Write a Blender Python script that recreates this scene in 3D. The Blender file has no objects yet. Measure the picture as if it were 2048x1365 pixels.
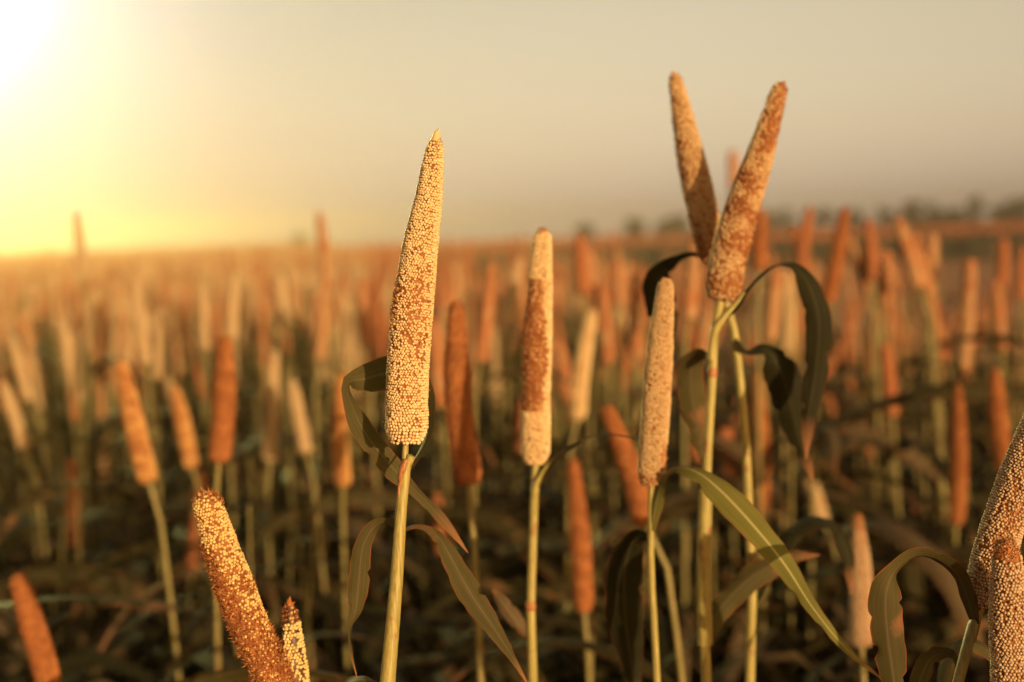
import bpy, math, random
import numpy as np
from mathutils import Vector, Matrix

S = bpy.context.scene
C = bpy.context.collection
R = math.radians
rng = np.random.default_rng(11)
random.seed(5)

# ------------------------------------------------------------------ camera
EYE = Vector((0.0, 0.0, 1.90))
PITCH, ROLL = R(4.36), R(2.24)
FPX = 2048 * 50.0 / 36.0
fwd = Vector((0, math.cos(PITCH), -math.sin(PITCH)))
rt0 = Vector((1, 0, 0))
up0 = rt0.cross(fwd)
# the horizon rises to the right: the camera leans clockwise seen from behind
CR = rt0 * math.cos(ROLL) + up0 * -math.sin(ROLL)
CU = CR.cross(fwd)
cam_d = bpy.data.cameras.new('camera')
cam = bpy.data.objects.new('camera', cam_d)
C.objects.link(cam)
cam.matrix_world = Matrix(((CR.x, CU.x, -fwd.x, EYE.x), (CR.y, CU.y, -fwd.y, EYE.y), (CR.z, CU.z, -fwd.z, EYE.z), (0, 0, 0, 1)))
cam_d.lens = 50
cam_d.sensor_width = 36
cam_d.clip_start = 0.05
cam_d.clip_end = 3000
cam_d.dof.use_dof = True
cam_d.dof.focus_distance = 0.945
cam_d.dof.aperture_fstop = 3.9
S.camera = cam


def ray(px, py):
    return fwd + CR * ((px - 1024) / FPX) + CU * ((682.5 - py) / FPX)


def at(px, py, d):
    return EYE + ray(px, py) * d


# ------------------------------------------------------------------ sun and sky
SUN_EL, SUN_AZ = 9.0, 30.0        # behind the camera, to its right
sd = Vector((math.sin(R(SUN_AZ)) * math.cos(R(SUN_EL)), -math.cos(R(SUN_AZ)) * math.cos(R(SUN_EL)), math.sin(R(SUN_EL))))
sun_d = bpy.data.lights.new('sun', 'SUN')
sun_d.energy = 4.0
sun_d.angle = R(0.5)
sun_d.color = (1.0, 0.68, 0.34)
sun = bpy.data.objects.new('sun', sun_d)
C.objects.link(sun)
sun.rotation_euler = sd.to_track_quat('Z', 'Y').to_euler()
sun.location = (8, -10, 12)

W = bpy.data.worlds.new('World')
S.world = W
W.use_nodes = True
nt = W.node_tree
nt.nodes.clear()
N, L = nt.nodes, nt.links
out = N.new('ShaderNodeOutputWorld')
sky = N.new('ShaderNodeTexSky')
sky.sky_type = 'NISHITA'
sky.sun_disc = False
sky.sun_elevation = R(SUN_EL)
sky.sun_rotation = R(180 - SUN_AZ)
sky.dust_density = 3.0
tint = N.new('ShaderNodeVectorMath'); tint.operation = 'MULTIPLY'
tint.inputs[1].default_value = (0.085, 0.062, 0.036)
L.new(sky.outputs[0], tint.inputs[0])
tc = N.new('ShaderNodeTexCoord')


def vm(op, a, b):
    n = N.new('ShaderNodeVectorMath'); n.operation = op
    for i, v in enumerate((a, b)):
        if hasattr(v, 'is_linked') or hasattr(v, 'node'):
            L.new(v, n.inputs[i])
        elif v is not None:
            n.inputs[i].default_value = v
    return n


def mt(op, a, b=None, clamp=False):
    n = N.new('ShaderNodeMath'); n.operation = op; n.use_clamp = clamp
    for i, v in enumerate((a, b)):
        if v is None:
            continue
        if hasattr(v, 'node'):
            L.new(v, n.inputs[i])
        else:
            n.inputs[i].default_value = v
    return n.outputs[0]


nrm = vm('NORMALIZE', tc.outputs['Generated'], None)
gdir = ray(-190, -80).normalized()
dot = vm('DOT_PRODUCT', nrm.outputs[0], tuple(gdir)).outputs['Value']
ang = mt('ARCCOSINE', mt('MINIMUM', dot, 0.999999))


def lobe(sigma, colour, power=2.0):
    e = mt('POWER', mt('DIVIDE', ang, R(sigma)), power)
    g = mt('POWER', math.e, mt('MULTIPLY', e, -1.0))
    s = N.new('ShaderNodeVectorMath'); s.operation = 'SCALE'
    s.inputs[0].default_value = colour
    L.new(g, s.inputs['Scale'])
    return s.outputs[0]


sep = N.new('ShaderNodeSeparateXYZ')
L.new(nrm.outputs[0], sep.inputs[0])
el = mt('MAXIMUM', sep.outputs['Z'], 0.0)
hz = mt('POWER', math.e, mt('MULTIPLY', mt('POWER', mt('DIVIDE', el, 0.36), 2.0), -1.0))
# the dusty belt is bright on the glow's side of the sky and dim behind the camera
side = mt('MULTIPLY_ADD', dot, 0.5); side.node.inputs[2].default_value = 0.5
side = mt('POWER', side, 2.2)
hzs = N.new('ShaderNodeVectorMath'); hzs.operation = 'SCALE'
hzs.inputs[0].default_value = (0.55, 0.452, 0.352)
dim = mt('MULTIPLY_ADD', mt('POWER', math.e, mt('MULTIPLY', mt('POWER', mt('DIVIDE', ang, R(20)), 2.0), -1.0)), -0.38)
dim.node.inputs[2].default_value = 1.0
L.new(mt('MULTIPLY', mt('MULTIPLY', hz, side), dim), hzs.inputs['Scale'])
acc = vm('ADD', tint.outputs[0], hzs.outputs[0]).outputs[0]
for s_, c_, p_ in ((0.62, (1850.0, 1680.0, 470.0), 1.0), (8.0, (0.26, 0.34, 0.62), 2.0)):  # off-frame disc added to light the haze; soft lobe stands in for lens glare
    acc = vm('ADD', acc, lobe(s_, c_, p_)).outputs[0]
bg = N.new('ShaderNodeBackground')
L.new(acc, bg.inputs[0])
bg.inputs[1].default_value = 1.0
L.new(bg.outputs[0], out.inputs[0])

S.view_settings.view_transform = 'Standard'
S.view_settings.look = 'None'
S.view_settings.exposure = 0.3
S.view_settings.gamma = 1.0
S.render.engine = 'CYCLES'
S.cycles.use_denoising = True
S.cycles.max_bounces = 6
S.cycles.diffuse_bounces = 3
S.cycles.volume_bounces = 0
S.cycles.transparent_max_bounces = 8
S.cycles.sample_clamp_indirect = 4.0


# ------------------------------------------------------------------ materials
class Mat:
    def __init__(self, name):
        self.m = bpy.data.materials.new(name)
        self.m.use_nodes = True
        self.t = self.m.node_tree
        self.b = self.t.nodes['Principled BSDF']
        self.out = self.t.nodes['Material Output']

    def n(self, kind, **kw):
        o = self.t.nodes.new(kind)
        for k, v in kw.items():
            setattr(o, k, v)
        return o

    def l(self, a, b):
        self.t.links.new(a, b)

    def ramp(self, src, stops):
        r = self.n('ShaderNodeValToRGB')
        e = r.color_ramp.elements
        while len(e) < len(stops):
            e.new(0.5)
        for q, (p, c) in zip(e, stops):
            q.position = p
            q.color = (*c, 1)
        self.l(src, r.inputs[0])
        return r.outputs[0]

    def mix(self, f, a, b):
        x = self.n('ShaderNodeMix', data_type='RGBA')
        for s, v in ((x.inputs['Factor'], f), (x.inputs[6], a), (x.inputs[7], b)):
            if hasattr(v, 'node'):
                self.l(v, s)
            else:
                s.default_value = v if isinstance(v, (int, float)) else (*v, 1)
        return x.outputs[2]

    def math(self, op, a, b=0.0):
        x = self.n('ShaderNodeMath', operation=op)
        for i, v in enumerate((a, b)):
            if hasattr(v, 'node'):
                self.l(v, x.inputs[i])
            else:
                x.inputs[i].default_value = v
        return x.outputs[0]

    def noise(self, vec, scale, detail=3.0, rough=0.55):
        x = self.n('ShaderNodeTexNoise')
        x.inputs['Scale'].default_value = scale
        x.inputs['Detail'].default_value = detail
        x.inputs['Roughness'].default_value = rough
        if vec is not None:
            self.l(vec, x.inputs['Vector'])
        return x.outputs['Fac']

    def translucent(self, colour, fac):
        t = self.n('ShaderNodeBsdfTranslucent')
        if hasattr(colour, 'node'):
            self.l(colour, t.inputs[0])
        else:
            t.inputs[0].default_value = (*colour, 1)
        x = self.n('ShaderNodeMixShader')
        x.inputs[0].default_value = fac
        self.l(self.b.outputs[0], x.inputs[1])
        self.l(t.outputs[0], x.inputs[2])
        self.l(x.outputs[0], self.out.inputs[0])


def grain_mat(name, stops, rough=0.42):
    q = Mat(name)
    a = q.n('ShaderNodeAttribute', attribute_name='tint')
    c = q.ramp(a.outputs['Fac'], stops)
    q.l(c, q.b.inputs['Base Color'])
    q.b.inputs['Roughness'].default_value = rough
    q.b.inputs['Subsurface Weight'].default_value = 0.0
    return q.m


M = {}
M['grain'] = grain_mat('cream_grain', [(0.0, (0.42, 0.24, 0.11)), (0.25, (0.68, 0.45, 0.20)), (0.6, (0.80, 0.59, 0.30)), (1.0, (0.87, 0.73, 0.46))])
M['grain_buff'] = grain_mat('buff_grain', [(0.0, (0.34, 0.18, 0.08)), (0.35, (0.56, 0.36, 0.17)), (1.0, (0.72, 0.54, 0.30))])
M['grain_amber'] = grain_mat('amber_grain', [(0.0, (0.40, 0.16, 0.04)), (0.4, (0.64, 0.33, 0.10)), (1.0, (0.80, 0.54, 0.22))])
M['grain_rust'] = grain_mat('rust_grain', [(0.0, (0.34, 0.09, 0.024)), (0.4, (0.52, 0.19, 0.05)), (1.0, (0.66, 0.32, 0.10))])
M['grain_tan'] = grain_mat('tan_grain', [(0.0, (0.28, 0.15, 0.09)), (0.3, (0.46, 0.30, 0.17)), (1.0, (0.65, 0.48, 0.29))])
M['grain_gold'] = grain_mat('golden_grain', [(0.0, (0.46, 0.25, 0.07)), (0.4, (0.72, 0.52, 0.20)), (1.0, (0.84, 0.68, 0.34))])
q = Mat('rust_chaff')
a = q.n('ShaderNodeAttribute', attribute_name='tint')
c = q.ramp(a.outputs['Fac'], [(0.0, (0.32, 0.10, 0.03)), (0.5, (0.58, 0.24, 0.075)), (1.0, (0.74, 0.44, 0.19))])
q.l(c, q.b.inputs['Base Color'])
q.b.inputs['Roughness'].default_value = 0.75
q.translucent(c, 0.2)
M['chaff'] = q.m
q = Mat('head_core')
tcn = q.n('ShaderNodeTexCoord')
f = q.noise(tcn.outputs['Object'], 260)
q.l(q.ramp(f, [(0.3, (0.20, 0.07, 0.022)), (0.7, (0.38, 0.155, 0.05))]), q.b.inputs['Base Color'])
q.b.inputs['Roughness'].default_value = 0.9
M['core'] = q.m


for nm, src in (('chaff_red', ((0.24, 0.065, 0.02), (0.44, 0.15, 0.042), (0.60, 0.29, 0.10))),):
    q = Mat('red_rust_chaff')
    a = q.n('ShaderNodeAttribute', attribute_name='tint')
    c = q.ramp(a.outputs['Fac'], list(zip((0.0, 0.5, 1.0), src)))
    q.l(c, q.b.inputs['Base Color'])
    q.b.inputs['Roughness'].default_value = 0.75
    q.translucent(c, 0.2)
    M[nm] = q.m
q = Mat('dark_head_core')
tcn = q.n('ShaderNodeTexCoord')
q.l(q.ramp(q.noise(tcn.outputs['Object'], 260), [(0.3, (0.035, 0.014, 0.007)), (0.7, (0.13, 0.05, 0.02))]), q.b.inputs['Base Color'])
M['core_dark'] = q.m


def far_head_mat(name, bias, cream, rust):
    """a head too far off for single grains: cells of grain, patches where the chaff still covers them"""
    q = Mat(name)
    t = q.n('ShaderNodeTexCoord')
    oi = q.n('ShaderNodeObjectInfo')
    v = q.n('ShaderNodeVectorMath', operation='ADD')
    q.l(t.outputs['Object'], v.inputs[0])
    q.l(q.math('MULTIPLY', oi.outputs['Random'], 37.0), v.inputs[1])
    big = q.noise(v.outputs[0], 26, 4)
    fine = q.noise(v.outputs[0], 160, 2)
    m = q.math('ADD', q.math('MULTIPLY', big, 1.0), q.math('MULTIPLY', fine, 0.35))
    rnd = q.math('MULTIPLY', q.math('SUBTRACT', oi.outputs['Random'], 0.5), 0.14)
    m = q.math('ADD', m, rnd)
    fac = q.n('ShaderNodeMapRange')
    fac.inputs['From Min'].default_value = bias - 0.05
    fac.inputs['From Max'].default_value = bias + 0.07
    q.l(m, fac.inputs['Value'])
    vo = q.n('ShaderNodeTexVoronoi')
    vo.inputs['Scale'].default_value = 420
    q.l(v.outputs[0], vo.inputs['Vector'])
    cells = q.ramp(vo.outputs['Distance'], [(0.25, cream), (0.75, tuple(x * 0.45 for x in cream))])
    spk = q.noise(v.outputs[0], 330, 3, 0.7)
    rustc = q.ramp(fine, [(0.3, tuple(x * 0.62 for x in rust)), (0.7, rust)])
    rustc = q.mix(q.ramp(spk, [(0.52, (0, 0, 0)), (0.66, (1, 1, 1))]), rustc, tuple(x * 0.75 for x in cream))
    col = q.mix(fac.outputs[0], cells, rustc)
    q.l(col, q.b.inputs['Base Color'])
    q.b.inputs['Roughness'].default_value = 0.8
    bp = q.n('ShaderNodeBump')
    bp.inputs['Strength'].default_value = 0.6
    bp.inputs['Distance'].default_value = 0.002
    q.l(vo.outputs['Distance'], bp.inputs['Height'])
    bp.invert = True
    q.l(bp.outputs[0], q.b.inputs['Normal'])
    return q.m


CREAM, RUST = (0.70, 0.48, 0.25), (0.48, 0.17, 0.06)
M['far_cream'] = far_head_mat('cream_head', 0.86, CREAM, (0.52, 0.22, 0.08))
M['far_mixed'] = far_head_mat('mottled_head', 0.66, (0.64, 0.36, 0.17), RUST)
M['far_rust'] = far_head_mat('rust_head', 0.44, (0.60, 0.32, 0.14), (0.43, 0.130, 0.042))


def stem_mat(name, a_, b_, spot):
    q = Mat(name)
    t = q.n('ShaderNodeTexCoord')
    mp = q.n('ShaderNodeMapping')
    mp.inputs['Scale'].default_value = (1, 1, 0.035)
    q.l(t.outputs['Object'], mp.inputs[0])
    streak = q.noise(mp.outputs[0], 700, 2)
    c = q.ramp(streak, [(0.3, a_), (0.7, b_)])
    blot = q.noise(t.outputs['Object'], 55, 4)
    f = q.ramp(blot, [(0.60, (0, 0, 0)), (0.72, (1, 1, 1))])
    c = q.mix(f, c, spot)
    q.l(c, q.b.inputs['Base Color'])
    q.b.inputs['Roughness'].default_value = 0.5
    bp = q.n('ShaderNodeBump')
    bp.inputs['Strength'].default_value = 0.35
    bp.inputs['Distance'].default_value = 0.0006
    q.l(streak, bp.inputs['Height'])
    q.l(bp.outputs[0], q.b.inputs['Normal'])
    return q.m


M['stem'] = stem_mat('straw_stem', (0.25, 0.21, 0.055), (0.46, 0.385, 0.12), (0.28, 0.13, 0.045))
M['stem_dry'] = stem_mat('olive_stem', (0.20, 0.17, 0.055), (0.33, 0.27, 0.09), (0.20, 0.10, 0.04))
M['node'] = stem_mat('red_node', (0.30, 0.10, 0.035), (0.42, 0.20, 0.07), (0.14, 0.05, 0.02))


def leaf_mat(name, dark, lite, rib, edge, tr=0.2, dry=0.585):
    q = Mat(name)
    uv = q.n('ShaderNodeUVMap')
    oi = q.n('ShaderNodeObjectInfo')
    sx = q.n('ShaderNodeSeparateXYZ')
    q.l(uv.outputs[0], sx.inputs[0])
    d = q.math('ABSOLUTE', q.math('SUBTRACT', sx.outputs[0], 0.5))
    mp = q.n('ShaderNodeMapping')
    mp.inputs['Scale'].default_value = (26, 0.7, 1)
    q.l(uv.outputs[0], mp.inputs[0])
    off = q.math('MULTIPLY', oi.outputs['Random'], 20.0)
    q.l(off, mp.inputs['Location'])
    vein = q.noise(mp.outputs[0], 2.0, 2)
    t = q.n('ShaderNodeTexCoord')
    patch = q.noise(t.outputs['Object'], 9, 4)
    base = q.ramp(q.math('ADD', q.math('MULTIPLY', vein, 0.6), q.math('MULTIPLY', patch, 0.4)), [(0.38, dark), (0.62, lite)])
    dryf = q.ramp(q.noise(t.outputs['Object'], 22, 5), [(dry, (0, 0, 0)), (dry + 0.08, (1, 1, 1))])
    base = q.mix(dryf, base, (0.22, 0.11, 0.05))
    ribf = q.ramp(d, [(0.028, (1, 1, 1)), (0.055, (0, 0, 0))])
    base = q.mix(ribf, base, rib)
    en = q.math('MULTIPLY', q.noise(t.outputs['Object'], 40, 2), 0.09)
    ef = q.ramp(q.math('ADD', d, q.math('SUBTRACT', en, 0.05)), [(0.455, (0, 0, 0)), (0.49, (1, 1, 1))])
    base = q.mix(ef, base, edge)
    tipf = q.ramp(sx.outputs[1], [(0.86, (0, 0, 0)), (1.0, (1, 1, 1))])
    base = q.mix(tipf, base, (0.34, 0.15, 0.07))
    q.l(base, q.b.inputs['Base Color'])
    q.b.inputs['Roughness'].default_value = 0.6
    q.b.inputs['Specular IOR Level'].default_value = 0.12
    bp = q.n('ShaderNodeBump')
    bp.inputs['Strength'].default_value = 0.4
    bp.inputs['Distance'].default_value = 0.001
    q.l(vein, bp.inputs['Height'])
    q.l(bp.outputs[0], q.b.inputs['Normal'])
    q.translucent(base, tr)
    return q.m


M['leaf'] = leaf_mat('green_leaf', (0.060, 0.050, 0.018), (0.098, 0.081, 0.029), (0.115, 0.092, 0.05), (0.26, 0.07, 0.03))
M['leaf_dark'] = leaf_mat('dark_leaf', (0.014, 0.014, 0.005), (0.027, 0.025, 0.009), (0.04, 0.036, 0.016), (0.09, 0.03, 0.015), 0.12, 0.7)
M['leaf_shaded'] = leaf_mat('shaded_leaf', (0.034, 0.030, 0.010), (0.062, 0.052, 0.018), (0.10, 0.08, 0.045), (0.20, 0.06, 0.03))  # darker copy of the green leaf, lower-field shade put into its colour
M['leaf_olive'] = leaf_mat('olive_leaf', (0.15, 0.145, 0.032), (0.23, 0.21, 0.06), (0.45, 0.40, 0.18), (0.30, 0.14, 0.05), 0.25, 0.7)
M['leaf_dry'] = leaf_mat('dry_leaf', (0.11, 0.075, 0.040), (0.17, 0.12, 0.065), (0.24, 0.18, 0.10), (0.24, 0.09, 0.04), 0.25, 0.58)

q = Mat('red_soil')
t = q.n('ShaderNodeTexCoord')
f1 = q.noise(t.outputs['Object'], 0.35, 6, 0.65)
f2 = q.noise(t.outputs['Object'], 6, 5, 0.7)
c = q.ramp(q.math('ADD', q.math('MULTIPLY', f1, 0.5), q.math('MULTIPLY', f2, 0.5)), [(0.35, (0.30, 0.095, 0.052)), (0.65, (0.46, 0.165, 0.088))])
q.l(c, q.b.inputs['Base Color'])
q.b.inputs['Roughness'].default_value = 0.95
bp = q.n('ShaderNodeBump'); bp.inputs['Distance'].default_value = 0.12
q.l(f2, bp.inputs['Height']); q.l(bp.outputs[0], q.b.inputs['Normal'])
M['soil'] = q.m


def plain(name, stops, scale, rough=0.85, tr=0.0):
    q = Mat(name)
    t = q.n('ShaderNodeTexCoord')
    c = q.ramp(q.noise(t.outputs['Object'], scale, 3), stops)
    q.l(c, q.b.inputs['Base Color'])
    q.b.inputs['Roughness'].default_value = rough
    if tr:
        q.translucent(c, tr)
    return q.m


M['crop_green'] = plain('far_crop_leaf', [(0.3, (0.012, 0.012, 0.005)), (0.7, (0.03, 0.026, 0.010))], 0.8)
M['crop_head'] = plain('far_crop_head', [(0.3, (0.36, 0.085, 0.032)), (0.7, (0.50, 0.15, 0.055))], 0.5)
M['crown'] = plain('tree_leaves', [(0.3, (0.020, 0.009, 0.007)), (0.7, (0.040, 0.018, 0.014))], 0.7, 0.8, 0.15)
M['bark'] = plain('tree_bark', [(0.3, (0.06, 0.04, 0.03)), (0.7, (0.14, 0.10, 0.07))], 4)


# ------------------------------------------------------------------ mesh helpers
class MB:
    """collects vertex / face arrays, then links them as ONE mesh object"""
    def __init__(self):
        self.v, self.f, self.fm, self.tint, self.uv, self.n = [], [], [], [], [], 0

    def add(self, V, F, m=0, tint=None, uv=None):
        V = np.asarray(V, float)
        F = np.asarray(F, int)
        self.v.append(V)
        self.f.append(F + self.n)
        self.fm.append(np.full(len(F), m))
        self.tint.append(np.full(len(V), 0.5) if tint is None else np.broadcast_to(np.asarray(tint, float), (len(V),)))
        self.uv.append(np.zeros((len(V), 2)) if uv is None else np.asarray(uv, float))
        self.n += len(V)

    def mesh(self, name, mats, smooth=True, attrs=False, uv=False, origin=None):
        V = np.concatenate(self.v)
        if origin is not None:
            V = V - np.array(origin)
        me = bpy.data.meshes.new(name)
        idx = np.concatenate([f.ravel() for f in self.f])
        sizes = np.concatenate([np.full(len(f), f.shape[1]) for f in self.f])
        starts = np.concatenate(([0], np.cumsum(sizes)[:-1]))
        me.vertices.add(len(V)); me.vertices.foreach_set('co', V.ravel())
        me.loops.add(len(idx)); me.loops.foreach_set('vertex_index', idx)
        me.polygons.add(len(sizes)); me.polygons.foreach_set('loop_start', starts)
        me.polygons.foreach_set('material_index', np.concatenate(self.fm))
        me.polygons.foreach_set('use_smooth', np.full(len(sizes), smooth))
        for m in mats:
            me.materials.append(m)
        if attrs:
            at_ = me.attributes.new('tint', 'FLOAT', 'POINT')
            at_.data.foreach_set('value', np.concatenate(self.tint))
        if uv:
            U = np.concatenate(self.uv)
            lay = me.uv_layers.new(name='UVMap')
            lay.data.foreach_set('uv', U[idx].ravel())
        me.update(calc_edges=True)
        me.validate()
        return me


def link(name, me, parent=None, loc=None):
    o = bpy.data.objects.new(name, me)
    C.objects.link(o)
    if parent:
        o.parent = parent
    if loc is not None:
        o.location = loc
    return o


def thing(name, label, cat, loc, group=None):
    o = bpy.data.objects.new(name, None)
    o.empty_display_size = 0.05
    C.objects.link(o)
    o.location = loc
    o['label'] = label
    o['category'] = cat
    if group:
        o['group'] = group
    return o


def catmull(P, n):
    P = np.asarray(P, float)
    Q = np.vstack([2 * P[0] - P[1], P, 2 * P[-1] - P[-2]])
    ts = np.linspace(0, len(P) - 1, n)
    i = np.minimum(ts.astype(int), len(P) - 2)
    u = (ts - i)[:, None]
    a, b, c, d = Q[i], Q[i + 1], Q[i + 2], Q[i + 3]
    return 0.5 * (2 * b + (c - a) * u + (2 * a - 5 * b + 4 * c - d) * u ** 2 + (3 * b - 3 * c + d - a) * u ** 3)


def resample(P, n):
    D = catmull(P, 400)
    s = np.concatenate(([0], np.cumsum(np.linalg.norm(np.diff(D[:, :3], axis=0), axis=1))))
    t = np.linspace(0, s[-1], n)
    return np.stack([np.interp(t, s, D[:, k]) for k in range(D.shape[1])], 1)


def nz(v):
    return v / np.maximum(np.linalg.norm(v, axis=-1, keepdims=True), 1e-9)


def frames(P):
    T = nz(np.gradient(P, axis=0))
    ref = np.array((0, -1.0, 0.02))
    B = nz(np.cross(T, ref))
    Nn = nz(np.cross(B, T))
    return T, B, Nn


def tube(mb, P, rad, seg=10, m=0, cap=True, wob=0.0, sx=1.0):
    P = np.asarray(P, float)
    n = len(P)
    rad = np.broadcast_to(np.asarray(rad, float), (n,))
    T, B, Nn = frames(P)
    th = np.arange(seg) / seg * 2 * math.pi
    r = rad[:, None] * (1 + wob * rng.standard_normal((n, seg)))
    V = P[:, None] + (B[:, None] * np.cos(th)[None, :, None] * sx + Nn[:, None] * np.sin(th)[None, :, None]) * r[..., None]
    i, j = np.meshgrid(np.arange(n - 1), np.arange(seg), indexing='ij')
    k = (j + 1) % seg
    F = np.stack([i * seg + j, i * seg + k, (i + 1) * seg + k, (i + 1) * seg + j], -1).reshape(-1, 4)
    mb.add(V.reshape(-1, 3), F, m)
    if cap:
        for row, flip in ((0, True), (n - 1, False)):
            ring = np.arange(seg)
            Vc = np.vstack([V[row], P[row] + T[row] * (rad[row] * (-0.3 if flip else 0.3))])
            a_, b_ = ring, (ring + 1) % seg
            F = np.stack([b_, a_, np.full(seg, seg)], 1) if flip else np.stack([a_, b_, np.full(seg, seg)], 1)
            mb.add(Vc, F, m)


def blade(mb, P, half, side, n=34, across=7, fold=0.22, wave=0.0, seed=0, m=0, taper=None):
    """a leaf blade: centre line P, half width along it, unit side vectors"""
    P = np.asarray(P, float)
    n = len(P)
    T = nz(np.gradient(P, axis=0))
    side = nz(side - T * (side * T).sum(1, keepdims=True))
    up = np.cross(side, T)
    u = np.linspace(-1, 1, across)
    v = np.linspace(0, 1, n)
    r = np.random.default_rng(seed)
    ph = r.uniform(0, 6.28, 4)
    edge = np.sin(v[:, None] * 17 + ph[0] + u[None] * 1.5) * 0.6 + np.sin(v[:, None] * 41 + ph[1] - u[None] * 2) * 0.4
    lift = fold * np.abs(u)[None] ** 1.2 + wave * edge * np.abs(u)[None] ** 2
    rag = 1 + 0.05 * np.sin(v * 60 + ph[2]) * np.sin(v * 23 + ph[3])
    cut = np.ones((n, across))
    for sgn in (0, -1):
        for _ in range(r.integers(1, 4) if n > 24 else 1):
            i0 = r.integers(n // 5, n - 4)
            d_ = r.uniform(.12, .42)
            cut[i0, sgn] -= d_
            cut[i0 + 1, sgn] -= d_ * r.uniform(.2, .9)
    V = P[:, None] + side[:, None] * ((u[None] * cut)[..., None] * (half * rag)[:, None, None]) + up[:, None] * (lift * half[:, None])[..., None]
    i, j = np.meshgrid(np.arange(n - 1), np.arange(across - 1), indexing='ij')
    a = i * across + j
    F = np.stack([a, a + 1, a + across + 1, a + across], -1).reshape(-1, 4)
    uv = np.stack(np.broadcast_arrays((u[None] + 1) / 2, v[:, None]), -1).reshape(-1, 2)
    mb.add(V.reshape(-1, 3), F, m, uv=uv)


def smooth_noise(P, scale, seed):
    r = np.random.default_rng(seed)
    out_ = np.zeros(len(P))
    for o in range(3):
        for _ in range(5):
            k = r.standard_normal(3) * scale * 2 ** o
            out_ += np.sin(P @ k + r.uniform(0, 6.28)) * 0.6 ** o
    return out_ / 5.2


# grain ball: an octahedron split once
def ball():
    V = [(1, 0, 0), (-1, 0, 0), (0, 1, 0), (0, -1, 0), (0, 0, 1), (0, 0, -1)]
    F = [(0, 2, 4), (2, 1, 4), (1, 3, 4), (3, 0, 4), (2, 0, 5), (1, 2, 5), (3, 1, 5), (0, 3, 5)]
    V = [np.array(v, float) for v in V]
    cache, G = {}, []

    def mid(a, b):
        k = (min(a, b), max(a, b))
        if k not in cache:
            m_ = V[a] + V[b]
            V.append(m_ / np.linalg.norm(m_)); cache[k] = len(V) - 1
        return cache[k]
    for a, b, c_ in F:
        ab, bc, ca = mid(a, b), mid(b, c_), mid(c_, a)
        G += [(a, ab, ca), (ab, b, bc), (ca, bc, c_), (ab, bc, ca)]
    return np.array(V), np.array(G)


BV, BF = ball()


def prof_width(t, tip=0.30, blunt=0.55, base=0.58):
    """radius along a head, base to tip, 0..1"""
    t = np.asarray(t, float)
    r = np.ones_like(t)
    m_ = t > 1 - tip
    x = (t - (1 - tip)) / tip
    r = np.where(m_, 1 - (1 - blunt) * np.clip(x, 0, 1) ** 1.4, r)
    end = np.clip((1 - t) / 0.045, 0, 1)
    r = r * np.sqrt(np.clip(1 - (1 - end) ** 2, 0.02, 1))
    lo = np.sqrt(np.clip(t / 0.05, 0, 1))
    return r * (base + (1 - base) * lo)


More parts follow.
